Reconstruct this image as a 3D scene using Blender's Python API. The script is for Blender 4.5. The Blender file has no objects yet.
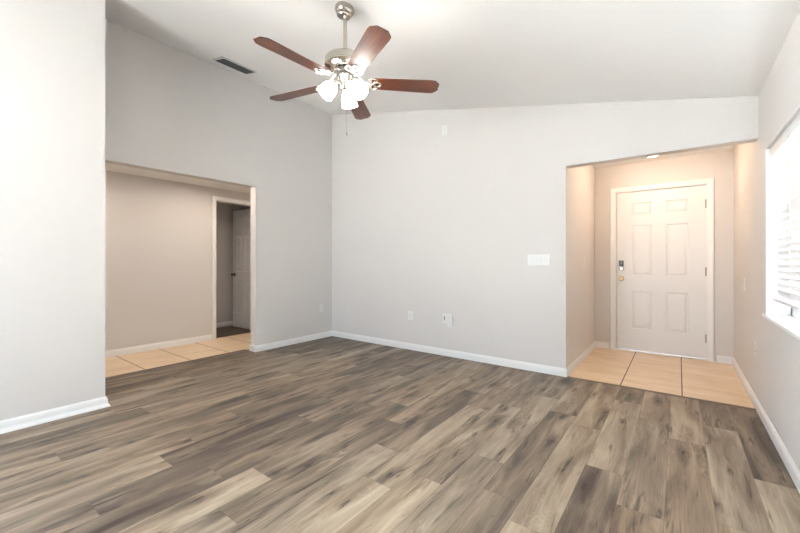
import bpy, bmesh, math, random
from mathutils import Vector, Matrix
S = bpy.context.scene
COL = S.collection
R = math.radians
random.seed(7)

# ------------------------------------------------------------------ camera, world, exposure
cam = bpy.data.objects.new('camera', bpy.data.cameras.new('camera'))
COL.objects.link(cam)
cam.location = (0, 0, 1.1585)
cam.rotation_euler = (R(90), 0, R(36.9624))
cam.data.sensor_width = 36
cam.data.lens = 369.963 / 800 * 36
cam.data.shift_y = -4.99 / 800
cam.data.clip_start = 0.02
S.camera = cam

W = bpy.data.worlds.new('daylight'); S.world = W
W.use_nodes = True
bg = W.node_tree.nodes['Background']
bg.inputs['Color'].default_value = (0.82, 0.94, 1.16, 1)
bg.inputs['Strength'].default_value = 3.8
sun = bpy.data.objects.new('sun', bpy.data.lights.new('sun', 'SUN')); COL.objects.link(sun)
sun.data.energy = 165; sun.data.angle = R(1); sun.data.color = (0.98, 0.99, 1.04)
sun.rotation_euler = Vector((0.0, -0.22, -1)).to_track_quat('-Z', 'Y').to_euler()   # high over the roof, lights the ground outside

S.view_settings.view_transform = 'Standard'
S.view_settings.look = 'None'
S.view_settings.gamma = 1
S.view_settings.use_curve_mapping = False
S.view_settings.exposure = 1.47

LAMP_FAN = 15.0      # emission of the opal fan shades
LAMP_ENTRY = 19.0    # dome in the entry
LAMP_HALL_ADDED = 92.0     # added, unseen recessed lights in the hall

# room numbers (metres; the camera stands at x = y = 0)
XL, XR, YB = -4.316, 0.497, 3.972
XC, YC = -3.657, 0.9456            # near wall face and its end
XE, YE = -0.9034, 5.590           # entry alcove
T = 0.115                         # wall thickness
YR = -2.6                         # rear wall
XH = -5.513                         # hall wall
HDR = 2.117
def zc(x):                        # the sloping ceiling
    return 3.448 - 0.2078 * (x - XL)

def portal(loc, rot, sx, sy):
    l = bpy.data.lights.new('window_portal', 'AREA'); l.shape = 'RECTANGLE'
    l.size, l.size_y = sx, sy
    l.cycles.is_portal = True
    o = bpy.data.objects.new('window_portal', l); COL.objects.link(o)
    o.location = loc; o.rotation_euler = rot
portal((-2.2, YR - 0.14, 1.15), (R(90), 0, 0), 1.8, 2.2)       # faces +y
portal((XC - 0.14, -1.25, 1.15), (R(90), 0, R(-90)), 2.3, 2.2)   # faces +x
portal((XR + 0.19, 2.71, 1.37), (R(90), 0, R(90)), 1.81, 1.14)  # faces -x

# ------------------------------------------------------------------ materials
def mat(name, col, rough=0.5, metal=0.0, spec=0.5, bump=0, bscale=200, emit=None, estr=0, coat=0):
    m = bpy.data.materials.new(name); m.use_nodes = True
    nt = m.node_tree; b = nt.nodes['Principled BSDF']
    b.inputs['Base Color'].default_value = (*col, 1)
    b.inputs['Roughness'].default_value = rough
    b.inputs['Metallic'].default_value = metal
    b.inputs['Specular IOR Level'].default_value = spec
    b.inputs['Coat Weight'].default_value = coat
    if emit:
        b.inputs['Emission Color'].default_value = (*emit, 1)
        b.inputs['Emission Strength'].default_value = estr
    if bump:
        tc = nt.nodes.new('ShaderNodeTexCoord')
        n = nt.nodes.new('ShaderNodeTexNoise'); n.inputs['Scale'].default_value = bscale
        n.inputs['Detail'].default_value = 3
        bp = nt.nodes.new('ShaderNodeBump'); bp.inputs['Strength'].default_value = bump
        bp.inputs['Distance'].default_value = 0.002
        nt.links.new(tc.outputs['Object'], n.inputs['Vector'])
        nt.links.new(n.outputs['Fac'], bp.inputs['Height'])
        nt.links.new(bp.outputs['Normal'], b.inputs['Normal'])
    return m

class NT:
    """tiny helper for node trees"""
    def __init__(s, m): s.m = m; s.t = m.node_tree; s.b = s.t.nodes['Principled BSDF']
    def n(s, typ, **kw):
        x = s.t.nodes.new(typ)
        for k, v in kw.items():
            if k in x.inputs.keys(): x.inputs[k].default_value = v
            else: setattr(x, k, v)
        return x
    def l(s, a, b): s.t.links.new(a, b)
    def math(s, op, a, b=None, c=None, clamp=False):
        x = s.t.nodes.new('ShaderNodeMath'); x.operation = op; x.use_clamp = clamp
        for i, v in enumerate((a, b, c)):
            if v is None: continue
            if isinstance(v, (int, float)): x.inputs[i].default_value = v
            else: s.l(v, x.inputs[i])
        return x.outputs[0]
    def ramp(s, f, stops, interp='LINEAR'):
        x = s.t.nodes.new('ShaderNodeValToRGB'); x.color_ramp.interpolation = interp
        e = x.color_ramp.elements
        while len(e) < len(stops): e.new(0.5)
        for el, (p, c) in zip(e, stops):
            el.position = p; el.color = (*c, 1) if len(c) == 3 else c
        s.l(f, x.inputs[0]); return x.outputs[0]
    def mix(s, f, a, b, blend='MIX'):
        x = s.t.nodes.new('ShaderNodeMix'); x.data_type = 'RGBA'; x.blend_type = blend
        for sock, v in ((x.inputs[0], f), (x.inputs[6], a), (x.inputs[7], b)):
            if isinstance(v, (int, float)): sock.default_value = v
            elif isinstance(v, tuple): sock.default_value = (*v, 1)
            else: s.l(v, sock)
        return x.outputs[2]

M = {}
M['paint'] = mat('greige_wall_paint', (0.70, 0.672, 0.650), 0.75, spec=0.25, bump=0.12, bscale=120)
M['ceiling'] = mat('ceiling_paint', (0.905, 0.895, 0.88), 0.85, spec=0.2, bump=0.25, bscale=70)
M['trim'] = mat('white_trim_paint', (0.86, 0.86, 0.85), 0.35, bump=0.03, bscale=40)
M['door'] = mat('white_door_paint', (0.80, 0.80, 0.80), 0.38, bump=0.04, bscale=60)
M['plastic'] = mat('white_plastic', (0.78, 0.78, 0.765), 0.3, bump=0.02, bscale=90)
M['plastic_dim'] = mat('ivory_grey_plastic', (0.62, 0.62, 0.60), 0.4, bump=0.02, bscale=90)
M['slot'] = mat('dark_slot', (0.05, 0.05, 0.05), 0.6, bump=0.02)
M['black'] = mat('black_plastic', (0.03, 0.04, 0.045), 0.3, bump=0.02)
M['nickel'] = mat('brushed_nickel', (0.50, 0.465, 0.41), 0.2, 1.0, bump=0.03, bscale=300)
M['iron'] = mat('polished_nickel', (0.70, 0.67, 0.62), 0.22, 1.0, bump=0.02, bscale=300)
M['brass'] = mat('aged_brass', (0.55, 0.42, 0.24), 0.3, 1.0, bump=0.02)
M['bronze'] = mat('dark_bronze', (0.16, 0.12, 0.09), 0.35, 0.9, bump=0.02)
M['hinge'] = mat('satin_hinge_steel', (0.42, 0.37, 0.31), 0.35, 1.0, bump=0.02)
M['alu'] = mat('aluminium_threshold', (0.55, 0.55, 0.54), 0.35, 0.9, bump=0.03)
M['flywheel'] = mat('dark_rubber_flywheel', (0.06, 0.06, 0.06), 0.5, bump=0.03)
M['vent'] = mat('painted_vent_steel', (0.55, 0.55, 0.53), 0.35, 0.3, bump=0.02)
M['louvre'] = mat('grey_vent_louvre', (0.085, 0.09, 0.085), 0.4, 0.3, bump=0.02)
M['duct'] = mat('duct_shade_black', (0.02, 0.02, 0.02), 0.9, bump=0.02)
M['opal'] = mat('lit_opal_glass', (0.9, 0.88, 0.84), 0.25, emit=(1.0, 0.94, 0.87), estr=LAMP_FAN, bump=0.01)
M['bulb'] = mat('lit_bulb', (0.9, 0.9, 0.9), 0.3, emit=(1.0, 0.94, 0.87), estr=LAMP_FAN * 3, bump=0.01)
M['dome'] = mat('lit_entry_dome', (0.9, 0.85, 0.75), 0.3, emit=(1.0, 0.71, 0.48), estr=LAMP_ENTRY, bump=0.01)
M['can'] = mat('lit_added_hall_lens', (0.9, 0.85, 0.75), 0.3, emit=(1.0, 0.84, 0.70), estr=LAMP_HALL_ADDED, bump=0.01)
M['concrete'] = mat('outdoor_paving', (0.42, 0.41, 0.39), 0.9, bump=0.3, bscale=20)
M['cord'] = mat('white_cord', (0.75, 0.75, 0.73), 0.6, bump=0.02)

def slat_mat():
    m = mat('white_blind_slat', (0.88, 0.88, 0.87), 0.4, bump=0.03, bscale=30)
    q = NT(m)
    out = q.t.nodes['Material Output']
    tr = q.n('ShaderNodeBsdfTranslucent'); tr.inputs['Color'].default_value = (0.85, 0.85, 0.83, 1)
    mx = q.n('ShaderNodeMixShader'); mx.inputs[0].default_value = 0.02
    q.l(q.b.outputs[0], mx.inputs[1]); q.l(tr.outputs[0], mx.inputs[2]); q.l(mx.outputs[0], out.inputs[0])
    return m
M['slat'] = slat_mat()

def glass_mat():
    m = bpy.data.materials.new('window_glass'); m.use_nodes = True
    t = m.node_tree; t.nodes.remove(t.nodes['Principled BSDF']); out = t.nodes['Material Output']
    a = t.nodes.new('ShaderNodeBsdfTransparent'); a.inputs[0].default_value = (0.94, 0.96, 0.95, 1)
    g = t.nodes.new('ShaderNodeBsdfGlossy'); g.inputs['Roughness'].default_value = 0.02
    f = t.nodes.new('ShaderNodeFresnel'); f.inputs[0].default_value = 1.3
    mx = t.nodes.new('ShaderNodeMixShader')
    t.links.new(f.outputs[0], mx.inputs[0]); t.links.new(a.outputs[0], mx.inputs[1])
    t.links.new(g.outputs[0], mx.inputs[2]); t.links.new(mx.outputs[0], out.inputs[0])
    return m
M['glass'] = glass_mat()

def plank_mat():
    m = mat('weathered_oak_planks', (0.3, 0.25, 0.2), 0.42, spec=0.3)
    q = NT(m)
    at = q.n('ShaderNodeAttribute', attribute_name='plank')
    sp = q.n('ShaderNodeSeparateColor'); q.l(at.outputs['Color'], sp.inputs[0])
    tone, r1, r2 = sp.outputs[0], sp.outputs[1], sp.outputs[2]
    uv = q.n('ShaderNodeUVMap', uv_map='plank_uv')
    us = q.n('ShaderNodeSeparateXYZ'); q.l(uv.outputs[0], us.inputs[0])
    u, v = us.outputs[0], us.outputs[1]               # metres across / along the plank
    def coords(ku, kv, extra=0.0):
        c = q.n('ShaderNodeCombineXYZ')
        q.l(q.math('MULTIPLY', u, ku), c.inputs[0])
        q.l(q.math('MULTIPLY', v, kv), c.inputs[1])
        q.l(q.math('MULTIPLY_ADD', r1, 57.0, extra), c.inputs[2])
        return c.outputs[0]
    def noise(vec, scale=1.0, detail=3.0, rough=0.55, dist=0.0):
        x = q.n('ShaderNodeTexNoise'); x.inputs['Scale'].default_value = scale
        x.inputs['Detail'].default_value = detail; x.inputs['Roughness'].default_value = rough
        x.inputs['Distortion'].default_value = dist
        q.l(vec, x.inputs['Vector']); return x.outputs['Fac']
    broad = noise(coords(11, 1.5), detail=3, dist=0.6)                  # soft lengthwise clouds
    streak = noise(coords(60, 1.7, 11), detail=4, rough=0.6)           # grain streaks
    fine = noise(coords(260, 6, 23), detail=2)                         # pores
    # cathedral rings: distance field bent by noise, wrapped into lines
    bend = noise(coords(6, 0.75, 5), detail=1.5, dist=0.5)
    ring = q.math('POWER', q.math('MAXIMUM', 0.0, q.math('SINE', q.math('MULTIPLY', q.math('MULTIPLY_ADD', bend, 1.0, q.math('MULTIPLY', u, 0.8)), 250.0))), 2.5)
    ringmask = q.math('MULTIPLY', q.math('SUBTRACT', noise(coords(6, 1.6, 31), detail=1), 0.52), 8.0, clamp=True)
    ringline = q.math('MULTIPLY', ring, ringmask)
    # knots
    wob = noise(coords(55, 16, 41), detail=3)
    smudge = q.math('MULTIPLY', q.math('SUBTRACT', noise(coords(24, 2.6, 61), detail=4, rough=0.6, dist=0.9), 0.585), 7.0, clamp=True)
    vc = q.n('ShaderNodeCombineXYZ')
    q.l(q.math('MULTIPLY_ADD', u, 6.6, q.math('MULTIPLY_ADD', wob, 0.34, q.math('MULTIPLY', r2, 31.0))), vc.inputs[0])
    q.l(q.math('MULTIPLY_ADD', v, 1.7, q.math('MULTIPLY', r1, 17.0)), vc.inputs[1])
    q.l(q.math('MULTIPLY', r1, 40.0), vc.inputs[2])
    vo = q.n('ShaderNodeTexVoronoi', voronoi_dimensions='2D'); vo.inputs['Scale'].default_value = 1.0
    vo.inputs['Randomness'].default_value = 0.9
    q.l(vc.outputs[0], vo.inputs['Vector'])
    vcs = q.n('ShaderNodeSeparateColor'); q.l(vo.outputs['Color'], vcs.inputs[0])
    pick = q.math('GREATER_THAN', vcs.outputs[0], 0.5)
    size = q.math('MULTIPLY_ADD', vcs.outputs[1], 0.06, 0.022)
    core = q.math('MULTIPLY', q.math('SUBTRACT', 1.0, q.math('DIVIDE', vo.outputs['Distance'], size), clamp=True), pick)
    halo = q.math('MULTIPLY', q.math('SUBTRACT', 1.0, q.math('DIVIDE', vo.outputs['Distance'], q.math('MULTIPLY', size, 5.0)), clamp=True), pick)
    # tone
    t = q.math('MULTIPLY_ADD', q.math('SUBTRACT', broad, 0.5), 1.2, q.math('MULTIPLY_ADD', tone, 0.66, 0.15))
    t = q.math('MULTIPLY_ADD', q.math('SUBTRACT', streak, 0.5), 0.30, t)
    t = q.math('MULTIPLY_ADD', smudge, -0.46, t)
    t = q.math('MULTIPLY_ADD', q.math('SUBTRACT', fine, 0.5), 0.28, t)
    t = q.math('MULTIPLY_ADD', halo, -0.38, t)
    t = q.math('MULTIPLY_ADD', ringline, q.math('MULTIPLY_ADD', tone, -0.24, 0.26), t)
    t = q.math('MAXIMUM', t, 0.02)
    t = q.math('MINIMUM', t, 1.0)
    c = q.ramp(t, [(0.0, (0.050, 0.037, 0.028)), (0.25, (0.120, 0.090, 0.066)), (0.5, (0.235, 0.186, 0.135)),
                   (0.75, (0.37, 0.303, 0.226)), (1.0, (0.50, 0.425, 0.33))])
    hue = q.ramp(r2, [(0.0, (0.97, 1.0, 1.03)), (0.5, (1, 1, 1)), (1.0, (1.03, 1.0, 0.96))])
    c = q.mix(1.0, c, hue, 'MULTIPLY')
    c = q.mix(q.math('MULTIPLY', core, 3.0, clamp=True), c, (0.035, 0.027, 0.022))
    # bevelled plank edge
    ed = us.outputs[2]
    e2 = q.n('ShaderNodeAttribute', attribute_name='plank_edge')
    es = q.n('ShaderNodeSeparateColor'); q.l(e2.outputs['Color'], es.inputs[0])
    # across: 0..1 ; along: 0..1
    wu = q.math('ABSOLUTE', q.math('SUBTRACT', es.outputs[0], 0.5))
    wv = q.math('ABSOLUTE', q.math('SUBTRACT', es.outputs[1], 0.5))
    edge = q.math('MAXIMUM', q.math('GREATER_THAN', wu, 0.4945), q.math('GREATER_THAN', wv, 0.4991))
    c = q.mix(q.math('MULTIPLY', edge, 0.45), c, (0.07, 0.055, 0.042))
    q.l(c, q.b.inputs['Base Color'])
    rr = q.math('MULTIPLY_ADD', streak, 0.18, 0.36)
    q.l(rr, q.b.inputs['Roughness'])
    bp = q.n('ShaderNodeBump'); bp.inputs['Strength'].default_value = 0.12; bp.inputs['Distance'].default_value = 0.002
    q.l(q.math('ADD', streak, q.math('MULTIPLY', fine, 0.5)), bp.inputs['Height'])
    q.l(bp.outputs[0], q.b.inputs['Normal'])
    return m
M['planks'] = plank_mat()

def tile_mat(name, axis, offset, pitch):
    m = mat(name, (0.6, 0.45, 0.3), 0.33, spec=0.45)
    q = NT(m)
    tc = q.n('ShaderNodeTexCoord'); s = q.n('ShaderNodeSeparateXYZ'); q.l(tc.outputs['Object'], s.inputs[0])
    w = s.outputs[axis]
    f = q.math('DIVIDE', q.math('SUBTRACT', w, offset), pitch)
    fr = q.math('FRACT', q.math('ADD', f, 100.0))
    d = q.math('MINIMUM', fr, q.math('SUBTRACT', 1.0, fr))
    grout = q.math('LESS_THAN', d, 0.0042 / pitch)
    idx = q.math('FLOOR', q.math('ADD', f, 100.0))
    cv = q.n('ShaderNodeCombineXYZ')
    ax, bx = (s.outputs[0], s.outputs[1])
    k = (2.2, 9.0) if axis == 0 else (9.0, 2.2)
    q.l(q.math('MULTIPLY', ax, k[0]), cv.inputs[0]); q.l(q.math('MULTIPLY', bx, k[1]), cv.inputs[1])
    q.l(q.math('MULTIPLY', idx, 7.3), cv.inputs[2])
    n = q.n('ShaderNodeTexNoise'); n.inputs['Scale'].default_value = 1.1; n.inputs['Detail'].default_value = 5
    n.inputs['Distortion'].default_value = 0.5
    q.l(cv.outputs[0], n.inputs['Vector'])
    c = q.ramp(n.outputs['Fac'], [(0.3, (0.67, 0.49, 0.31)), (0.55, (0.76, 0.59, 0.405)), (0.75, (0.81, 0.66, 0.49))])
    c = q.mix(grout, c, (0.13, 0.095, 0.065))
    q.l(c, q.b.inputs['Base Color'])
    q.l(q.math('MULTIPLY_ADD', grout, 0.5, 0.33), q.b.inputs['Roughness'])
    bp = q.n('ShaderNodeBump'); bp.inputs['Strength'].default_value = 0.4; bp.inputs['Distance'].default_value = 0.003
    q.l(q.math('SUBTRACT', 1.0, grout), bp.inputs['Height']); q.l(bp.outputs[0], q.b.inputs['Normal'])
    return m
M['tile_entry'] = tile_mat('tan_tile_entry', 0, -0.434, 0.460)
M['tile_hall'] = tile_mat('tan_tile_hall', 1, 1.525, 0.465)

def blade_mat():
    m = mat('cherry_blade_wood', (0.22, 0.07, 0.03), 0.40, spec=0.35, coat=0.35)
    q = NT(m); tc = q.n('ShaderNodeTexCoord'); mp = q.n('ShaderNodeMapping')
    mp.inputs['Scale'].default_value = (2.5, 38, 20)
    q.l(tc.outputs['Object'], mp.inputs[0])
    n = q.n('ShaderNodeTexNoise'); n.inputs['Scale'].default_value = 1.0; n.inputs['Detail'].default_value = 4
    n.inputs['Distortion'].default_value = 0.6
    q.l(mp.outputs[0], n.inputs['Vector'])
    c = q.ramp(n.outputs['Fac'], [(0.25, (0.035, 0.009, 0.004)), (0.5, (0.08, 0.021, 0.008)), (0.8, (0.145, 0.040, 0.014))])
    q.l(c, q.b.inputs['Base Color'])
    q.b.inputs['Coat Roughness'].default_value = 0.3
    return m
M['blade'] = blade_mat()

# ------------------------------------------------------------------ mesh helpers
def link(name, bm, material, parent=None, smooth=False, bevel=0, seg=2):
    bmesh.ops.remove_doubles(bm, verts=bm.verts, dist=1e-6)
    bmesh.ops.recalc_face_normals(bm, faces=bm.faces)
    me = bpy.data.meshes.new(name); bm.to_mesh(me); bm.free()
    me.materials.append(M[material] if isinstance(material, str) else material)
    o = bpy.data.objects.new(name, me); COL.objects.link(o)
    if parent: o.parent = parent
    if smooth:
        for p in me.polygons: p.use_smooth = True
        try: me.set_sharp_from_angle(angle=R(38))
        except Exception: pass
    if bevel:
        b = o.modifiers.new('bevel', 'BEVEL'); b.width = bevel; b.segments = seg; b.limit_method = 'ANGLE'
    return o
def box(bm, x0, x1, y0, y1, z0, z1, mtx=None):
    v = [bm.verts.new(Vector(c) if mtx is None else mtx @ Vector(c)) for c in
         ((x0,y0,z0),(x1,y0,z0),(x1,y1,z0),(x0,y1,z0),(x0,y0,z1),(x1,y0,z1),(x1,y1,z1),(x0,y1,z1))]
    for f in ((3,2,1,0),(4,5,6,7),(0,1,5,4),(1,2,6,5),(2,3,7,6),(3,0,4,7)):
        bm.faces.new([v[i] for i in f])
def prism(bm, pts, f0, f1):
    """polygon pts (2D) placed by f0 and f1 (functions to 3D) and joined"""
    a = [bm.verts.new(f0(*p)) for p in pts]; b = [bm.verts.new(f1(*p)) for p in pts]
    bm.faces.new(a[::-1]); bm.faces.new(b)
    for i in range(len(pts)):
        j = (i + 1) % len(pts)
        bm.faces.new([a[i], a[j], b[j], b[i]])
def lathe(bm, prof, n=32, mtx=Matrix(), cap=True):
    rings = []
    for r, z in prof:
        if r < 1e-6: rings.append([bm.verts.new(mtx @ Vector((0, 0, z)))])
        else: rings.append([bm.verts.new(mtx @ Vector((r*math.cos(2*math.pi*i/n), r*math.sin(2*math.pi*i/n), z))) for i in range(n)])
    for a, b in zip(rings, rings[1:]):
        for i in range(n):
            j = (i + 1) % n
            if len(a) == 1 and len(b) == 1: continue
            if len(a) == 1: bm.faces.new([a[0], b[i], b[j]])
            elif len(b) == 1: bm.faces.new([a[i], a[j], b[0]])
            else: bm.faces.new([a[i], a[j], b[j], b[i]])
    if cap:
        for rg in (rings[0], rings[-1]):
            if len(rg) > 1: bm.faces.new(rg)
def tube(bm, pts, r, n=10, closed=False, flat=1.0):
    pts = [Vector(p) for p in pts]; rings = []; N = len(pts); up0 = None
    for i, p in enumerate(pts):
        if closed: t = (pts[(i+1) % N] - pts[i-1]).normalized()
        else: t = (pts[min(i+1, N-1)] - pts[max(i-1, 0)]).normalized()
        up = Vector((0,0,1)) if abs(t.z) < 0.95 else Vector((1,0,0))
        if up0 is not None: up = up0
        s = t.cross(up).normalized(); w = s.cross(t).normalized(); up0 = w
        rr = r[i] if isinstance(r, (list, tuple)) else r
        rings.append([bm.verts.new(p + s*rr*math.cos(2*math.pi*k/n) + w*rr*flat*math.sin(2*math.pi*k/n)) for k in range(n)])
    rng = range(N) if closed else range(N-1)
    for i in rng:
        a, b = rings[i], rings[(i+1) % N]
        for k in range(n):
            bm.faces.new([a[k], a[(k+1) % n], b[(k+1) % n], b[k]])
    if not closed: bm.faces.new(rings[0]); bm.faces.new(rings[-1])
def sweep(bm, path, prof, place, closed=False):
    """profile (offset to the left of the path, depth) swept along a 2D path with mitres"""
    P = [Vector(p) for p in path]; N = len(P); rows = []
    for i in range(N):
        d0 = (P[i] - P[i-1]).normalized() if (i > 0 or closed) else None
        d1 = (P[(i+1) % N] - P[i]).normalized() if (i < N-1 or closed) else None
        n0 = Vector((-d0.y, d0.x)) if d0 else None; n1 = Vector((-d1.y, d1.x)) if d1 else None
        if n0 is None: m = n1
        elif n1 is None: m = n0
        else: m = (n0 + n1); m = m / max(0.2, m.dot(n0))
        rows.append([bm.verts.new(place(P[i].x + m.x*o, P[i].y + m.y*o, d)) for o, d in prof])
    for i in range(N if closed else N-1):
        a, b = rows[i], rows[(i+1) % N]
        for k in range(len(prof)):
            j = (k+1) % len(prof)
            bm.faces.new([a[k], a[j], b[j], b[k]])
    if not closed: bm.faces.new(rows[0]); bm.faces.new(rows[-1])
def tag(o, label, cat, kind=None, group=None):
    o['label'] = label; o['category'] = cat
    if kind: o['kind'] = kind
    if group: o['group'] = group
    return o
def thing(name, label, cat, loc=(0,0,0), rot=(0,0,0), kind=None, group=None):
    o = bpy.data.objects.new(name, None); COL.objects.link(o)
    o.location = loc; o.rotation_euler = rot; o.empty_display_size = 0.1
    return tag(o, label, cat, kind, group)
def struct(name, bm, material, label, cat, **k):
    return tag(link(name, bm, material, **k), label, cat, 'structure')
B = bmesh.new

# ------------------------------------------------------------------ floors
W_P, X0_P, L_P = 0.1865, -1.916, 1.235
joint = {-8:1.11,-4:1.108,-3:0.90,0:1.163,1:0.873,-5:1.49,-6:1.77,2:1.79,-2:1.76,3:1.48,6:3.0,8:2.325,5:2.05,10:3.0,11:3.39,12:2.715,9:3.268,7:1.62,4:2.9,-1:2.25}
tones = {(12,0):.14,(12,-1):.66,(11,0):.30,(11,-1):.58,(11,-2):.45,(10,0):.56,(10,-1):.44,(9,0):.50,(9,-1):.40,(8,0):.60,(8,-1):.10,(8,1):.24,
         (7,0):.56,(7,1):.5,(7,-1):.6,(6,0):.56,(6,-1):.30,(5,0):.62,(5,-1):.60,(4,-1):.62,(4,-2):.68,(3,0):.62,(3,-1):.72,(3,1):.45,(2,0):.20,(2,-1):.58,(2,1):.5,
         (1,0):.30,(1,-1):.55,(1,1):.52,(0,0):.40,(0,-1):.74,(0,1):.62,(-1,-1):.30,(-1,0):.42,(-2,0):.62,(-2,-1):.28,(-3,0):.16,(-3,-1):.62,(-3,1):.4,
         (-4,0):.32,(-4,-1):.55,(-5,0):.42,(-5,-1):.55,(-6,0):.55,(-6,-1):.30,(-8,0):.5,(-8,-1):.22}
def plank_floor(name, x0, x1, y0, y1, base, label, seedoff=0):
    rnd = random.Random(11 + seedoff)
    verts, faces, A, E, U = [], [], [], [], []
    c0 = math.floor((x0 - X0_P) / W_P); c1 = math.ceil((x1 - X0_P) / W_P)
    for c in range(c0, c1):
        a, b = max(x0, X0_P + c*W_P), min(x1, X0_P + (c+1)*W_P)
        if b - a < 1e-4: continue
        J = joint.get(c, 0) if c in joint and not seedoff else rnd.uniform(0, L_P)
        for k in range(-6, 6):
            p, q = J + k*L_P, J + (k+1)*L_P
            lo, hi = max(p, y0 if (seedoff or b > XC - 0.1) else 0.4), min(q, y1)
            if hi - lo < 1e-4: continue
            t = tones.get((c, k)) if not seedoff else 0.0
            if t is None: t = rnd.choice([.2,.32,.42,.5,.55,.62]) + rnd.uniform(-.05,.05)
            if seedoff: t = rnd.uniform(-.1, .08)
            elif c >= 7: t += 0.11  # right-hand planks painted lighter to make up for weak light there
            elif c < 0: t -= 0.07  # dimmer light at the left put into the plank tone
            r1, r2 = rnd.random(), rnd.random()
            i = len(verts)
            for (x, y) in ((a,lo),(b,lo),(b,hi),(a,hi)):
                verts.append((x, y, 0))
                A.append((t, r1, r2, 1))
                E.append(((x - (X0_P + c*W_P)) / W_P, (y - p) / L_P, 0, 1))
                U.append((x - X0_P - c*W_P, y - p))
            faces.append((i, i+1, i+2, i+3))
    me = bpy.data.meshes.new(name); me.from_pydata(verts, [], faces)
    me.materials.append(M['planks'])
    for nm, data in (('plank', A), ('plank_edge', E)):
        at = me.attributes.new(nm, 'FLOAT_COLOR', 'CORNER')
        for li, lp in enumerate(me.loops): at.data[li].color = data[lp.vertex_index]
    ul = me.uv_layers.new(name='plank_uv')
    for li, lp in enumerate(me.loops): ul.data[li].uv = U[lp.vertex_index]
    o = bpy.data.objects.new(name, me); COL.objects.link(o)
    o.location.z = base
    return tag(o, label, 'floor', 'structure')
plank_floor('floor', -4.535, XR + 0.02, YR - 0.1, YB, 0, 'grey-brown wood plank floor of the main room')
plank_floor('floor_closet', -6.47, -5.545, 2.3, 4.3, 0, 'dark wood plank floor behind the hall doorway', 5)
bm = B(); box(bm, XC - T, XR + 0.3, YR - 0.2, 5.9, -0.15, -0.004); box(bm, -6.7, XC - T, 0.3, 5.9, -0.15, -0.004)
struct('floor_slab', bm, 'concrete', 'concrete slab beneath the floors', 'slab')
bm = B(); box(bm, XE - 0.05, XR + 0.05, YB, YE + 0.1, -0.003, 0.003)
struct('floor_entry', bm, 'tile_entry', 'tan tiled floor of the entry before the front door', 'floor')
bm = B(); box(bm, -5.56, -4.535, 0.5, 4.4, -0.003, 0.003)
struct('floor_hall', bm, 'tile_hall', 'tan tiled floor of the side hall', 'floor')
M['strip'] = mat('dark_transition_strip', (0.17, 0.13, 0.095), 0.45, bump=0.05, bscale=60)
def strip(name, x0, x1, y0, y1, axis, label):
    bm = B(); prof = [(0, 0), (0.006, 0.008), (0.024, 0.008), (0.032, 0)]
    if axis == 'x': prism(bm, prof, lambda o, z: Vector((x0, y0 + o, z)), lambda o, z: Vector((x1, y0 + o, z)))
    else: prism(bm, prof, lambda o, z: Vector((x0 + o, y0, z)), lambda o, z: Vector((x0 + o, y1, z)))
    struct(name, bm, 'strip', label, 'trim')
strip('trim_1', XE, XR - 0.014, YB - 0.012, YB, 'x', 'dark transition strip between plank floor and entry tile')
strip('trim_2', -4.55, -4.5, YC, 2.656, 'y', 'dark transition strip between plank floor and hall tile')
bm = B(); box(bm, -30, 30, -40, 40, -0.4, -0.16)
struct('ground', bm, 'concrete', 'pale ground outside the windows', 'ground')

# ------------------------------------------------------------------ walls and ceilings
def zwall_x(bm, x0, x1, y0, y1, z0=0.0):      # wall running along x, top follows the sloping ceiling
    prism(bm, [(x0, z0), (x1, z0), (x1, zc(x1) + 0.03), (x0, zc(x0) + 0.03)],
          lambda x, z: Vector((x, y0, z)), lambda x, z: Vector((x, y1, z)))
def zwall_y(bm, x0, x1, y0, y1, z0=0.0):
    prism(bm, [(x0, z0), (x1, z0), (x1, zc(x1) + 0.03), (x0, zc(x0) + 0.03)],
          lambda x, z: Vector((x, y0, z)), lambda x, z: Vector((x, y1, z)))
bm = B()
zwall_x(bm, -4.44, XE, YB, YB + T)
zwall_x(bm, XE, XR, YB, YB + T, HDR)
struct('wall_back', bm, 'paint', 'light greige back wall with the entry opening', 'wall')
bm = B()
zwall_y(bm, -4.44, XL, 0.5, YC)
zwall_y(bm, -4.44, XL, YC, 2.673, HDR)
zwall_y(bm, -4.44, XL, 2.673, YB)
struct('wall_left', bm, 'paint', 'light greige left wall with the wide cased opening to the hall', 'wall')
bm = B()
zwall_y(bm, XC - T, XC, -0.1, YC); zwall_y(bm, XC - T, XC, YR, -2.4); zwall_y(bm, XC - T, XC, -2.4, -0.1, 2.2)
zwall_x(bm, XL, XC - T, YC - T, YC)
struct('wall_near', bm, 'paint', 'light greige wall end standing forward at the left', 'wall')
WY0, WY1, WZ0, WZ1 = 1.83, 3.675, 0.785, 1.965
bm = B()
for (y0, y1, z0, z1) in ((YR, WY0, 0, 2.5), (WY1, YE + T, 0, 2.5), (WY0, WY1, 0, WZ0 - 0.02), (WY0, WY1, WZ1, 2.5)):
    box(bm, XR, XR + 0.20, y0, y1, z0, z1)
struct('wall_right', bm, 'paint', 'light greige right wall with the blind-covered window', 'wall')
bm = B()
zwall_x(bm, XC - T, -3.1, YR - T, YR)
zwall_x(bm, -1.3, XR + 0.2, YR - T, YR)
zwall_x(bm, -3.1, -1.3, YR - T, YR, 2.2)
struct('wall_rear', bm, 'paint', 'greige wall behind the camera with the added patio door', 'wall')
bm = B(); box(bm, XE - T, XE, YB + T, YE, 0, 2.45)
struct('wall_entry_left', bm, 'paint', 'left side wall of the entry', 'wall')
DX0, DX1, DZ = -0.668, 0.280, 2.072
bm = B()
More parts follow.
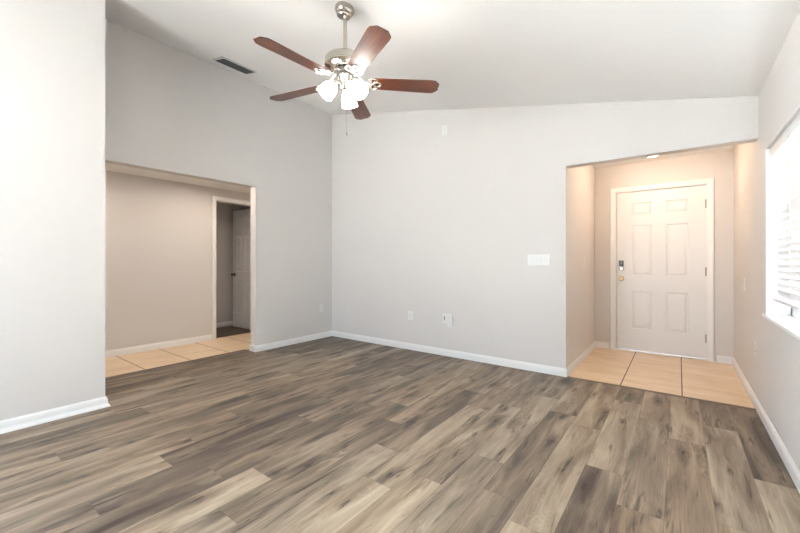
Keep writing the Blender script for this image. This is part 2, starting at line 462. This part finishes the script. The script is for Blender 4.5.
box(bm, XE - T, DX0, YE, YE + T, 0, 2.45); box(bm, DX1, XR, YE, YE + T, 0, 2.45); box(bm, DX0, DX1, YE, YE + T, DZ, 2.45)
struct('wall_entry_back', bm, 'paint', 'entry wall around the front door', 'wall')
bm = B(); box(bm, XE - T, XR + 0.1, YB + T, YE + T, 2.42, 2.49)
struct('ceiling_entry', bm, 'ceiling', 'flat low ceiling of the entry', 'ceiling')
# sloping ceiling slab
bm = B()
prism(bm, [(-4.6, zc(-4.6)), (XR + 0.25, zc(XR + 0.25)), (XR + 0.25, zc(XR + 0.25) + 0.2), (-4.6, zc(-4.6) + 0.2)],
      lambda x, z: Vector((x, YR - 0.2, z)), lambda x, z: Vector((x, YB + 0.12, z)))
struct('ceiling', bm, 'ceiling', 'white ceiling sloping down towards the window wall', 'ceiling')
# hall
HZ = 2.255
HY0, HY1 = 2.765, 3.497      # hall doorway
bm = B()
box(bm, XH - T, XH, 0.5, HY0 - 0.012, 0, HZ + 0.04); box(bm, XH - T, XH, HY1 + 0.012, 4.4, 0, HZ + 0.04)
box(bm, XH - T, XH, HY0 - 0.012, HY1 + 0.012, 2.075, HZ + 0.04)
struct('wall_hall', bm, 'paint', 'beige hall wall seen through the left opening', 'wall')
bm = B(); box(bm, XH - T, -4.40, 0.38, 0.5, 0, HZ + 0.04); box(bm, XH - T, -4.40, 4.4, 4.52, 0, HZ + 0.04); box(bm, -4.44, -4.40, YB, 4.4, 0, HZ + .04)
struct('wall_hall_end', bm, 'paint', 'end walls of the side hall', 'wall')
bm = B(); box(bm, XH - T, -4.44, 0.4, 4.5, HZ, HZ + 0.08)
struct('ceiling_hall', bm, 'ceiling', 'low ceiling of the side hall', 'ceiling')
bm = B(); box(bm, -6.57, -6.455, 2.2, 4.4, 0, 2.45); box(bm, -6.57, XH - T, 2.2, 2.3, 0, 2.45); box(bm, -6.57, XH - T, 4.3, 4.4, 0, 2.45)
box(bm, -5.63, -5.60, 2.2, 2.7, HZ, 2.45); box(bm, -5.63, -5.6, 2.2, 4.4, HZ, 2.45)
struct('wall_closet', bm, 'paint', 'grey wall of the dim room behind the hall doorway', 'wall')
bm = B(); box(bm, -6.57, XH - T, 2.2, 4.4, 2.42, 2.5)
struct('ceiling_closet', bm, 'ceiling', 'ceiling of the dim room behind the hall doorway', 'ceiling')

# ------------------------------------------------------------------ baseboards
BB = [(0, 0), (0.014, 0), (0.014, 0.055), (0.0115, 0.062), (0.0115, 0.066), (0.007, 0.074), (0.004, 0.082), (0, 0.082)]
BB2 = [(0, 0), (0.028, 0), (0.028, 0.006), (0.023, 0.015), (0.016, 0.024), (0.0135, 0.034), (0.0135, 0.052), (0.0115, 0.060), (0.0115, 0.066), (0.006, 0.076), (0.004, 0.082), (0, 0.082)]
def baseboard(name, path, label, prof=BB):
    bm = B(); sweep(bm, path, prof, lambda x, y, d: Vector((x, y, d + 0.001)))
    return struct(name, bm, 'trim', label, 'baseboard')
# path direction: room on the left-hand side
baseboard('baseboard_right', [(XR, YR), (XR, YE), (0.351, YE)], 'white baseboard along the window wall into the entry')
baseboard('baseboard_back', [(-0.735, YE), (XE, YE), (XE, YB), (XL, YB), (XL, 2.673), (-4.44, 2.673), (-4.44, 4.4)], 'white baseboard along the back wall round to the hall opening')
baseboard('baseboard_left', [(XL, YC), (XC, YC), (XC, -0.1)], 'white baseboard round the near wall end at left', BB2)
baseboard('baseboard_hall', [(XH, 2.693), (XH, 0.5)], 'white baseboard along the beige hall wall')
baseboard('baseboard_closet', [(-6.455, 4.3), (-6.455, 2.3)], 'white baseboard in the dim room behind the hall doorway')

# ------------------------------------------------------------------ doors
def panel_leaf(bm, w, h, t, panels):
    """door leaf in local x 0..w, z 0..h, y -t/2..t/2 with raised panels on both faces"""
    xs = sorted({0, w, *[p[0] for p in panels], *[p[1] for p in panels]})
    zs = sorted({0, h, *[p[2] for p in panels], *[p[3] for p in panels]})
    for sgn in (-1, 1):
        y = sgn * t / 2
        for xa, xb in zip(xs, xs[1:]):
            for za, zb in zip(zs, zs[1:]):
                if any(p[0]-1e-6 <= xa and xb <= p[1]+1e-6 and p[2]-1e-6 <= za and zb <= p[3]+1e-6 for p in panels): continue
                bm.faces.new([bm.verts.new((x, y, z)) for x, z in ((xa,za),(xb,za),(xb,zb),(xa,zb))])
        for (xa, xb, za, zb) in panels:
            rings = []
            for ins, dep in ((0, 0), (0.006, 0.0045), (0.012, 0.008), (0.020, 0.008), (0.040, 0.0015)):
                rings.append([bm.verts.new((x, y - sgn*dep, z)) for x, z in ((xa+ins,za+ins),(xb-ins,za+ins),(xb-ins,zb-ins),(xa+ins,zb-ins))])
            for a, b in zip(rings, rings[1:]):
                for i in range(4):
                    bm.faces.new([a[i], a[(i+1)%4], b[(i+1)%4], b[i]])
            bm.faces.new(rings[-1])
    ring = [(x, z) for x in xs for z in (0,)] + [(w, z) for z in zs[1:]] + [(x, h) for x in xs[::-1][1:]] + [(0, z) for z in zs[::-1][1:-1]]
    for i in range(len(ring)):
        (xa, za), (xb, zb) = ring[i], ring[(i+1) % len(ring)]
        bm.faces.new([bm.verts.new(c) for c in ((xa,-t/2,za),(xb,-t/2,zb),(xb,t/2,zb),(xa,t/2,za))])
CAS = [(0, 0), (0, 0.011), (0.006, 0.0145), (0.030, 0.0165), (0.044, 0.019), (0.055, 0.019), (0.060, 0.016), (0.060, 0)]
def casing(name, u0, u1, top, place, parent, flip=False):
    bm = B(); path = [(u0, 0), (u0, top), (u1, top), (u1, 0)]    # outwards is to the left
    sweep(bm, path, CAS, place)
    return link(name, bm, 'trim', parent)
def rot_to(d):      # matrix that turns +z to direction d
    return Vector(d).to_track_quat('Z', 'Y').to_matrix().to_4x4()
def knob_bm(at, d):
    bm = B(); m = Matrix.Translation(at) @ rot_to(d)
    lathe(bm, [(0.0, 0), (0.031, 0), (0.032, 0.004), (0.026, 0.010), (0.012, 0.013), (0.011, 0.030), (0.018, 0.036), (0.0265, 0.046), (0.027, 0.056), (0.020, 0.064), (0, 0.067)], 28, m)
    return bm

d1 = thing('door_1', 'white six-panel front door with keypad lock and white casing', 'door', (DX0 + 0.018, YE, 0), kind='structure')
ox, oy = d1.location.x, d1.location.y
LW, LH, LT = 0.905, 2.030, 0.044
pan = []
for (a, b) in ((0.165, 0.384), (0.524, 0.743)):
    for (c, d) in ((0.275, 0.760), (0.955, 1.600), (1.730, 1.890)):
        pan.append((a, b, c, d))
bm = B(); panel_leaf(bm, LW, LH, LT, pan)
leaf = link('door_leaf', bm, 'door', d1); leaf.location = (0.0045, 0.030, 0.020)
bm = B()
box(bm, -0.018, -0.001, 0, T + 0.002, 0, DZ); box(bm, LW + 0.005, LW + 0.022, 0, T + 0.002, 0, DZ); box(bm, -0.018, LW + 0.022, 0, T + 0.002, 2.055, DZ)
for (a, b) in ((-0.001, 0.012), (LW - 0.008, LW + 0.005)): box(bm, a, b, 0.055, T, 0, 2.055)
box(bm, -0.001, LW + 0.005, 0.055, T, 2.043, 2.055)
link('door_frame', bm, 'trim', d1)
casing('door_casing', -0.008, LW + 0.012, 2.060, lambda u, v, d: Vector((u, -d, v)), d1)
bm = B(); box(bm, -0.001, LW + 0.005, 0.002, T + 0.03, 0.003, 0.016)
ws = B(); box(ws, -0.001, 0.0052, 0.050, 0.0545, 0.016, 2.043); box(ws, -0.001, LW + 0.005, 0.050, 0.0545, 2.046, 2.0555)  # dark strip stands in for the shade in the gap round the leaf
w_ = link('gap_shade_strip', ws, 'slot', d1); w_['label'] = 'dark strip standing for the shade in the door gap'
th = link('threshold', bm, 'alu', d1, bevel=0.004); th['label'] = 'grey metal threshold'
kn = link('door_knob', knob_bm((0.056, 0.008, 0.937), (0, -1, 0)), 'brass', d1, smooth=True); kn['label'] = 'aged brass door knob'
bm = B(); box(bm, 0.028, 0.084, -0.020, 0.009, 1.095, 1.172)
db = link('deadbolt', bm, 'nickel', d1, bevel=0.006); db['label'] = 'satin metal deadbolt body'
bm = B(); box(bm, 0.0305, 0.0815, -0.024, -0.0195, 1.100, 1.169)
kp = link('keypad', bm, 'black', db, bevel=0.004); kp['label'] = 'dark blue-black lock cover'
bm = B(); lathe(bm, [(0, 0), (0.029, 0), (0.030, 0.008), (0.025, 0.014), (0.012, 0.016), (0, 0.016)], 28, Matrix.Translation((0.056, 0.008, 1.066)) @ rot_to((0, -1, 0)))
box(bm, 0.050, 0.062, -0.028, -0.006, 1.048, 1.084)
link('thumb_turn', bm, 'nickel', db, smooth=False)
for z in (0.257, 1.04, 1.833):
    bm = B(); lathe(bm, [(0, -0.05), (0.0065, -0.05), (0.0065, 0.05), (0, 0.05)], 12, Matrix.Translation((LW + 0.0025, 0.003, z)))
    box(bm, LW - 0.006, LW + 0.002, 0.004, 0.0085, z - 0.045, z + 0.045)
    link('hinge', bm, 'hinge', d1)

# hall door: leaf swung into the dim room
d2 = thing('door_2', 'beige-lit six-panel door standing open beyond the hall', 'door', (XH, HY0, 0), kind='structure')
w2 = 0.665
pan2 = []
for (a, b) in ((0.105, 0.290), (0.375, 0.560)):
    for (c, d) in ((0.24, 0.80), (0.97, 1.60), (1.70, 1.91)):
        pan2.append((a, b, c, d))
bm = B(); panel_leaf(bm, w2, 2.03, 0.035, pan2)
leaf2 = link('door_leaf', bm, 'door', d2)
leaf2.location = (-0.118, HY1 - HY0 - 0.022, 0.016); leaf2.rotation_euler = (0, 0, R(180.6))
lx = -0.118 - w2 + 0.06
bm = knob_bm((lx, HY1 - HY0 - 0.041, 0.93), (0, -1, 0))
k2 = link('door_knob', bm, 'bronze', d2, smooth=True); k2['label'] = 'dark bronze door knob'
bm = B()
box(bm, -T - .001, .001, -0.012, 0, 0, 2.075); box(bm, -T - .001, .001, HY1 - HY0, HY1 - HY0 + 0.012, 0, 2.075)
box(bm, -T - .001, .001, -0.012, HY1 - HY0 + 0.012, 2.063, 2.075)
for (a, b) in ((0, 0.010), (HY1 - HY0 - 0.010, HY1 - HY0)): box(bm, -0.075, -0.045, a, b, 0, 2.063)
link('door_frame', bm, 'trim', d2)
# casing faces +x ; u along y
casing('door_casing', -0.008, HY1 - HY0 + 0.008, 2.069, lambda u, v, d: Vector((d, u, v)), d2)

# ------------------------------------------------------------------ window on the right wall
w1 = thing('window_1', 'white framed window behind the blind on the right wall', 'window', (XR, 0, 0), kind='structure')
bm = B()
fx0, fx1 = 0.125, 0.185
for (a, b, c, d) in ((WY0, WY1, WZ0, WZ0+0.088), (WY0, WY1, WZ1-0.05, WZ1), (WY0, WY0+0.05, WZ0, WZ1), (WY1-0.05, WY1, WZ0, WZ1)):
    box(bm, fx0, fx1, a, b, c, d)
link('window_frame', bm, 'trim', w1)
bm = B(); box(bm, 0.150, 0.156, WY0 + 0.04, WY1 - 0.04, WZ0 + 0.04, WZ1 - 0.04)
link('window_pane', bm, 'glass', w1)
bm = B()
box(bm, 0, 0.12, WY0, WY1, WZ0 - 0.02, WZ0); box(bm, -0.016, 0.0, WY0 - 0.03, WY1 + 0.03, WZ0 - 0.02, WZ0)
link('window_sill', bm, 'trim', w1, bevel=0.004)
bm = B()
box(bm, 0.001, 0.125, WY1 - 0.006, WY1, WZ0, WZ1); box(bm, 0.001, 0.125, WY0, WY0 + 0.006, WZ0, WZ1); box(bm, 0.001, 0.125, WY0, WY1, WZ1 - 0.006, WZ1)
link('window_reveal', bm, 'trim', w1)

# blind
bl = thing('window_blind', 'white faux-wood venetian blind hanging in the right window', 'blind', (XR + 0.058, 0, 0))
by0, by1 = WY0 + 0.012, WY1 - 0.014
bm = B(); box(bm, -0.028, 0.028, by0, by1, WZ1 - 0.062, WZ1 - 0.008); box(bm, -0.040, -0.030, by0 - 0.004, by1 + 0.004, WZ1 - 0.080, WZ1 - 0.008)
link('head_rail', bm, 'slat', bl, bevel=0.003)
bm = B()
pitch = 0.0435; z = WZ1 - 0.105; zb = 0.905; i = 0
tilt = R(-74)
nseg = 12
while z > zb + 0.02:
    rows = []
    for j in range(nseg + 1):
        y = by0 + (by1 - by0) * j / nseg
        sag = -0.0045 * math.sin(math.pi * 3 * j / nseg) ** 2 * (0.5 + 0.5 * ((i * 37) % 10) / 10)
        row = []
        for u, c in ((-0.025, -0.0025), (-0.0125, -0.0005), (0, 0), (0.0125, -0.0005), (0.025, -0.0025)):
            for s in ((1,) if True else ()):
                xx = u * math.cos(tilt) - c * math.sin(tilt); zz2 = u * math.sin(tilt) + c * math.cos(tilt)
                row.append((xx, y, z + zz2 + sag))
        rows.append(row)
    nx, nz = -math.sin(tilt) * 0.0028, math.cos(tilt) * 0.0028
    top = [[bm.verts.new((p[0] + nx, p[1], p[2] + nz)) for p in r] for r in rows]
    bot = [[bm.verts.new(p) for p in r] for r in rows]
    for a in range(nseg):
        for b in range(4):
            bm.faces.new([top[a][b], top[a][b+1], top[a+1][b+1], top[a+1][b]])
            bm.faces.new([bot[a][b], bot[a+1][b], bot[a+1][b+1], bot[a][b+1]])
        for b in (0, 4): bm.faces.new([top[a][b], top[a+1][b], bot[a+1][b], bot[a][b]])
    for a in (0, nseg):
        bm.faces.new([*top[a], *bot[a][::-1]])
    z -= pitch; i += 1
link('slats', bm, 'slat', bl, smooth=True)
bm = B(); box(bm, -0.026, 0.026, by0, by1, zb - 0.018, zb)
link('bottom_rail', bm, 'trim', bl, bevel=0.003)
for y in (by0 + 0.16, (by0 + by1) / 2, 3.12, by1 - 0.16):
    bm = B()
    for xo in (-0.030, 0.030): tube(bm, [(xo, y, WZ1 - 0.07), (xo, y, zb - 0.01)], 0.0011, 6)
    link('ladder_cord', bm, 'cord', bl)
bm = B(); tube(bm, [(-0.046, 3.065, WZ1 - 0.075), (-0.048, 3.06, 1.49)], 0.0012, 6)
lathe(bm, [(0, 0), (0.005, -0.004), (0.008, -0.035), (0.006, -0.045), (0, -0.047)], 12, Matrix.Translation((-0.048, 3.06, 1.495)))
pc = link('pull_cord', bm, 'plastic_dim', bl, smooth=True); pc['label'] = 'hanging pull cord with grey tassel'

# patio door behind the camera, unseen, added to let daylight into the room
w2o = thing('added_patio_door_rear', 'added, unseen sliding glass patio door for daylight on the wall behind the camera', 'window', (-2.2, YR - T, 0), kind='structure')
bm = B()
for (a, b, c, d) in ((-0.9, 0.9, 0, 0.06), (-0.9, 0.9, 2.14, 2.2), (-0.9, -0.84, 0, 2.2), (0.84, 0.9, 0, 2.2), (-0.04, 0.04, 0.06, 2.14)):
    box(bm, a, b, 0.03, 0.09, c, d)
link('window_frame', bm, 'trim', w2o)
bm = B(); box(bm, -0.85, 0.85, 0.055, 0.061, 0.05, 2.15)
link('window_pane', bm, 'glass', w2o)

w3o = thing('added_patio_door_left', 'added, unseen sliding glass patio door for daylight on the left wall behind the camera', 'window', (XC, -1.25, 0), kind='structure')  # second added glass door, out of view, brings daylight from the left
bm = B()
for (a, b, c, d) in ((-1.15, 1.15, 0, 0.06), (-1.15, 1.15, 2.14, 2.2), (-1.15, -1.09, 0, 2.2), (1.09, 1.15, 0, 2.2), (-0.04, 0.04, 0.06, 2.14)):
    box(bm, -0.09, -0.03, a, b, c, d)
link('window_frame', bm, 'trim', w3o)
bm = B(); box(bm, -0.061, -0.055, -1.1, 1.1, 0.05, 2.15)
link('window_pane', bm, 'glass', w3o)

# ------------------------------------------------------------------ ceiling fan
FX, FY = -1.852, 1.826
FZ = zc(FX)
fan = thing('ceiling_fan', 'five-blade ceiling fan with cherry wood blades and three lit shades', 'ceiling fan', (FX, FY, FZ))
def fz(z): return z - FZ
slope = math.atan2(zc(1) - zc(0), 1)
bm = B()
lathe(bm, [(0, 0), (0.058, 0), (0.066, -0.012), (0.067, -0.032), (0.060, -0.048), (0.050, -0.058), (0.049, -0.067), (0.043, -0.074), (0.018, -0.076), (0, -0.076)], 40, Matrix.Rotation(-slope, 4, 'Y') @ Matrix.Translation((0, 0, -0.001)))
link('canopy', bm, 'nickel', fan, smooth=True)
bm = B(); lathe(bm, [(0, fz(2.86)), (0.0135, fz(2.86)), (0.0135, fz(2.585)), (0, fz(2.585))], 24)
lathe(bm, [(0, fz(2.60)), (0.020, fz(2.60)), (0.024, fz(2.595)), (0.026, fz(2.572)), (0, fz(2.572))], 24)
link('downrod', bm, 'nickel', fan, smooth=True)
bm = B()
lathe(bm, [(0, 2.578), (0.05, 2.578), (0.115, 2.574), (0.132, 2.566), (0.139, 2.554), (0.139, 2.520), (0.142, 2.517), (0.142, 2.508), (0.134, 2.500), (0.105, 2.488), (0.085, 2.484), (0, 2.484)], 56, Matrix.Translation((0, 0, -FZ)))
mh = link('motor_housing', bm, 'nickel', fan, smooth=True)
bm = B(); lathe(bm, [(0, 2.484), (0.072, 2.484), (0.074, 2.478), (0.072, 2.466), (0, 2.466)], 40, Matrix.Translation((0, 0, -FZ)))
fw = link('flywheel', bm, 'flywheel', fan, smooth=True); fw['label'] = 'dark ring under the motor'
bm = B(); lathe(bm, [(0, 2.466), (0.044, 2.466), (0.047, 2.460), (0.047, 2.415), (0.040, 2.405), (0.030, 2.400), (0, 2.400)], 36, Matrix.Translation((0, 0, -FZ)))
link('switch_housing', bm, 'iron', fan, smooth=True)
# blades
BZ = 2.405
pitch_b = R(10.5)
def blade_outline():
    pts = [(0.185, -0.042), (0.196, -0.054), (0.215, -0.0585), (0.600, -0.069), (0.628, -0.066), (0.660, -0.034), (0.660, 0.034), (0.628, 0.066), (0.600, 0.069), (0.215, 0.0585), (0.196, 0.054), (0.185, 0.042)]
    return pts
def loop(cx, cy, rx, ry, n=20):
    return [(cx + rx*math.cos(2*math.pi*i/n), cy + ry*math.sin(2*math.pi*i/n), -0.006) for i in range(n)]
blade_me = iron_me = None
for k in range(5):
    ang = R((-92.5, -27, 43.5, 121, -168)[k])
    if blade_me is None:
        bm = B(); pts = blade_outline()
        prism(bm, pts, lambda x, y: Vector((x, y, -0.003)), lambda x, y: Vector((x, y, 0.003)))
        b = link('blade', bm, 'blade', fan, bevel=0.0015); blade_me = b
        bm = B()
        tube(bm, [(0.062, 0, 0.062), (0.085, 0, 0.058), (0.105, 0, 0.040), (0.122, 0, 0.016), (0.142, 0, 0.000), (0.165, 0, -0.006)], [0.011, 0.010, 0.009, 0.009, 0.009, 0.010], 10, flat=0.6)
        for (cx, cy, rx, ry) in ((0.192, 0.030, 0.030, 0.024), (0.192, -0.030, 0.030, 0.024), (0.222, 0.0, 0.026, 0.022)):
            tube(bm, loop(cx, cy, rx, ry), 0.0052, 8, closed=True, flat=0.8)
        for (x, y) in ((0.205, 0.034), (0.205, -0.034), (0.245, 0.0)):
            lathe(bm, [(0, -0.010), (0.005, -0.009), (0.006, -0.004), (0, -0.004)], 10, Matrix.Translation((x, y, 0)))
        ir = link('blade_iron', bm, 'iron', b, smooth=True); ir['label'] = 'scrolled nickel blade arm'; iron_me = ir
    else:
        b = blade_me.copy(); COL.objects.link(b); b.parent = fan
        ir = iron_me.copy(); COL.objects.link(ir); ir.parent = b
    b.location = (0, 0, BZ - FZ)
    b.rotation_euler = (Matrix.Rotation(ang, 3, 'Z') @ Matrix.Rotation(-pitch_b, 3, 'X')).to_euler()
# light kit
bm = B(); lathe(bm, [(0, 2.400), (0.026, 2.400), (0.030, 2.394), (0.034, 2.380), (0.034, 2.362), (0.026, 2.352), (0.014, 2.346), (0.012, 2.334), (0.006, 2.328), (0, 2.328)], 32, Matrix.Translation((0, 0, -FZ)))
lk = link('light_kit_hub', bm, 'iron', fan, smooth=True)
tilt_s = R(40)
for k in range(3):
    a = R(122 + 120*k)
    dirv = Vector((math.cos(a)*math.sin(tilt_s), math.sin(a)*math.sin(tilt_s), -math.cos(tilt_s)))
    neck = Vector((math.cos(a)*0.070, math.sin(a)*0.070, 2.384 - FZ))
    m = Matrix.Translation(neck) @ rot_to(dirv)
    bm = B()
    outw = Vector((math.cos(a), math.sin(a), 0))
    p0 = Vector((0, 0, 2.386 - FZ)) + outw*0.028
    tube(bm, [p0, p0 + outw*0.016 + Vector((0, 0, 0.012)), neck - dirv*0.012 + Vector((0,0,.002)), neck - dirv*0.002], 0.0075, 10)
    lathe(bm, [(0, -0.006), (0.016, -0.006), (0.024, -0.002), (0.029, 0.008), (0.029, 0.020), (0.026, 0.020), (0, 0.016)], 28, m)
    arm = link('lamp_arm', bm, 'iron', fan, smooth=True)
    bm = B()
    outer = [(0.025, 0.012), (0.029, 0.018), (0.040, 0.031), (0.049, 0.049), (0.053, 0.070), (0.054, 0.090), (0.056, 0.104), (0.059, 0.112)]
    prof = outer + [(r - 0.003, z2) for r, z2 in outer[::-1]]
    lathe(bm, prof, 36, m, cap=False)
    sh = link('lamp_shade', bm, 'opal', fan, smooth=True); sh['label'] = 'glowing white glass shade'
    bm = B(); lathe(bm, [(0, 0.018), (0.012, 0.02), (0.013, 0.04), (0.021, 0.056), (0.024, 0.070), (0.019, 0.085), (0, 0.092)], 20, m)
    link('bulb', bm, 'bulb', sh, smooth=True)
# pull chains
rt = Vector((0.799, 0.601, 0))
for (off, zend, nm) in ((Vector((-0.012, 0.020, 0)), 2.075, 'fob'), (Vector((0.030, -0.012, 0)), 2.30, 'fob')):
    bm = B()
    z0, z1 = 2.41 - FZ, zend - FZ
    off2 = off.normalized() * 0.045
    tube(bm, [(off2.x, off2.y, z0 + 0.01), (off2.x*1.05, off2.y*1.05, z0), (off2.x*1.05, off2.y*1.05, z1)], 0.0009, 6)
    lathe(bm, [(0, 0.0), (0.003, -0.002), (0.0045, -0.014), (0.003, -0.024), (0, -0.026)], 10, Matrix.Translation((off2.x*1.05, off2.y*1.05, z1)))
    link('pull_chain', bm, 'nickel', fan)

# ------------------------------------------------------------------ ceiling register
vx, vy = -4.02, 2.235
vent = thing('air_vent', 'dark louvred air vent on the ceiling by the left wall', 'air vent', (vx, vy, zc(vx) - 0.0005), (0, -slope, 0))
hx, hy = 0.118, 0.205
bm = B()
sweep(bm, [(-hx, -hy), (-hx, hy), (hx, hy), (hx, -hy)], [(0, 0), (0, -0.004), (-0.006, -0.010), (-0.022, -0.012), (-0.026, -0.004), (-0.026, 0)], lambda u, v, d: Vector((u, v, d)), closed=True)
link('vent_frame', bm, 'vent', vent)
bm = B(); box(bm, -hx + 0.02, hx - 0.02, -hy + 0.02, hy - 0.02, -0.002, 0)  # flat black sheet paints the shade inside the duct
link('duct_shade_sheet', bm, 'duct', vent)
bm = B()
for i in range(9):
    x = -hx + 0.034 + i * (2*hx - 0.068) / 8
    m = Matrix.Translation((x, 0, -0.008)) @ Matrix.Rotation(R(-30), 4, 'Y')
    box(bm, -0.0120, 0.0120, -hy + 0.022, hy - 0.022, -0.0006, 0.0006, m)
link('louvres', bm, 'louvre', vent)

# ------------------------------------------------------------------ lamps on the ceilings
dl = thing('ceiling_light', 'warm glass dome light on the entry ceiling', 'ceiling light', (-0.214, 4.79, 2.42))
bm = B(); lathe(bm, [(0, 0), (0.135, 0), (0.140, -0.006), (0.140, -0.022), (0.132, -0.028), (0, -0.028)], 40)
link('lamp_base', bm, 'nickel', dl, smooth=True)
bm = B(); lathe(bm, [(0.130, -0.027), (0.128, -0.045), (0.115, -0.080), (0.090, -0.110), (0.055, -0.130), (0.02, -0.138), (0, -0.139)], 40, cap=False)
link('lamp_glass', bm, 'dome', dl, smooth=True)
for y in (1.0, 2.4, 3.8):  # hall lamps added out of sight to light the hall
    hl = thing('added_hall_light', 'added, unseen small round recessed light in the hall ceiling', 'ceiling light', (-4.80, y, HZ), group='added recessed lights in the hall ceiling')
    bm = B(); lathe(bm, [(0.055, -0.001), (0.075, -0.001), (0.077, -0.005), (0.070, -0.008), (0.058, -0.006)], 32, cap=False)
    link('trim_ring', bm, 'plastic', hl, smooth=True)
    bm = B(); lathe(bm, [(0, -0.003), (0.058, -0.003)], 32, cap=False)
    link('lens', bm, 'can', hl)

# ------------------------------------------------------------------ wall plates
def plate_bm(w, h, t=0.006):
    bm = B()
    o = [(-w/2, -h/2), (w/2, -h/2), (w/2, h/2), (-w/2, h/2)]
    rings = []
    for ins, d in ((0, 0), (0, -0.002), (0.002, -0.0045), (0.005, -t)):
        rings.append([bm.verts.new((x - math.copysign(ins, x), d, z - math.copysign(ins, z))) for x, z in o])
    for a, b in zip(rings, rings[1:]):
        for i in range(4): bm.faces.new([a[i], a[(i+1)%4], b[(i+1)%4], b[i]])
    bm.faces.new(rings[-1]); bm.faces.new(rings[0])
    return bm
# local frame: plate faces -y ; wall facings by rotation
FACE = {'back': 0, 'left': R(90), 'right': R(-90), 'entry_left': R(90)}
def plate_thing(name, label, cat, loc, face, w=0.072, h=0.116, group=None):
    o = thing(name, label, cat, loc, (0, 0, FACE[face]), group=group)
    link('plate', plate_bm(w, h), 'plastic', o)
    return o
def duplex(o, cx=0):
    for dz in (-0.021, 0.021):
        bm = B()
        lathe(bm, [(0, 0), (0.0165, 0), (0.0165, 0.0015), (0, 0.0015)], 20, Matrix.Translation((cx, -0.0055, dz)) @ rot_to((0, -1, 0)))
        rc = link('receptacle', bm, 'plastic', o)
        bm = B()
        box(bm, cx-0.0075, cx-0.0055, -0.0076, -0.0068, dz-0.003, dz+0.006); box(bm, cx+0.0055, cx+0.0075, -0.0076, -0.0068, dz-0.003, dz+0.005)
        box(bm, cx-0.002, cx+0.002, -0.0076, -0.0068, dz-0.0095, dz-0.006)
        sl = link('slots', bm, 'slot', rc); sl['label'] = 'dark outlet slots'
    screw(o, cx, 0)
def screw(o, x, z):
    bm = B(); lathe(bm, [(0, 0), (0.0032, 0), (0.0028, 0.0012), (0, 0.0012)], 12, Matrix.Translation((x, -0.0058, z)) @ rot_to((0, -1, 0)))
    link('screw', bm, 'plastic_dim', o)
def rocker(o, cx):
    bm = B(); box(bm, cx-0.0165, cx+0.0165, -0.0075, -0.005, -0.033, 0.033)
    box(bm, cx-0.014, cx+0.014, -0.0095, -0.007, -0.030, 0.0)
    link('rocker', bm, 'plastic', o, bevel=0.001)
def toggle(o, cx):
    bm = B(); box(bm, cx-0.0052, cx+0.0052, -0.0064, -0.005, -0.012, 0.012)
    s = link('toggle_slot', bm, 'plastic_dim', o)
    m = Matrix.Translation((cx, -0.006, -0.001)) @ Matrix.Rotation(R(28), 4, 'X')
    bm = B(); box(bm, -0.004, 0.004, -0.014, 0.002, -0.0045, 0.0045, m)
    link('toggle', bm, 'plastic', s, bevel=0.001)
    screw(o, cx, 0.030); screw(o, cx, -0.030)

sw = plate_thing('light_switch', 'white four-gang switch plate on the back wall beside the entry', 'light switch', (-1.173, YB, 1.175), 'back', 0.226, 0.114)
for i in range(4): toggle(sw, -0.069 + 0.046*i)
co = plate_thing('cable_outlet', 'white plate with a dark round jack on the back wall', 'outlet', (-2.812, YB, 0.447), 'back', 0.080, 0.116)
bm = B(); lathe(bm, [(0, 0), (0.011, 0), (0.011, 0.003), (0.0065, 0.003), (0.0065, 0.012), (0.004, 0.012), (0, 0.011)], 16, Matrix.Translation((0, -0.0055, 0.0)) @ rot_to((0, -1, 0)))
jk = link('jack', bm, 'plastic_dim', co); jk['label'] = 'grey round cable jack'
screw(co, 0, 0.045); screw(co, 0, -0.045)
po = plate_thing('power_outlet', 'white two-gang outlet behind the plug-in box on the back wall', 'outlet', (-2.268, YB, 0.462), 'back', 0.124, 0.118)
bm = B(); box(bm, -0.0475, -0.0145, -0.0075, -0.005, -0.034, 0.034)
fr = link('receptacle', bm, 'plastic', po, bevel=0.001)
bm = B(); box(bm, -0.036, -0.026, -0.0082, -0.0070, -0.026, 0.024)
s_ = link('slots', bm, 'slot', fr); s_['label'] = 'dark slot in the outlet'
ad = thing('plug_adapter', 'white plug-in box beside the dark-slotted outlet on the back wall', 'adapter', (-2.212, YB - 0.0062, 0.433))
bm = B(); box(bm, -0.036, 0.036, -0.042, 0, -0.070, 0.068); link('adapter_body', bm, 'plastic', ad, bevel=0.008, seg=3)
bm = B(); box(bm, -0.0362, 0.0362, -0.0422, -0.0008, -0.003, -0.001); sm = link('seam', bm, 'plastic_dim', ad)
wp = plate_thing('blank_plate', 'small white blank plate high on the back wall', 'wall plate', (-2.306, YB, 2.768), 'back', 0.070, 0.125)
screw(wp, 0, 0.042); screw(wp, 0, -0.042)
lo = plate_thing('power_outlet', 'white outlet low on the left wall near the corner', 'outlet', (XL, 3.75, 0.449), 'left', 0.078, 0.122); duplex(lo)
es = plate_thing('light_switch', 'white switch plate on the entry side wall left of the door', 'light switch', (XE, 4.84, 1.165), 'entry_left', 0.072, 0.116); rocker(es, 0)
rs = plate_thing('light_switch', 'white switch plate on the right wall between door and window', 'light switch', (XR, 4.70, 0.945), 'right', 0.072, 0.116); rocker(rs, 0)
ro = plate_thing('power_outlet', 'white outlet low on the right wall beneath the window end', 'outlet', (XR, 4.09, 0.458), 'right', 0.072, 0.116); duplex(ro)
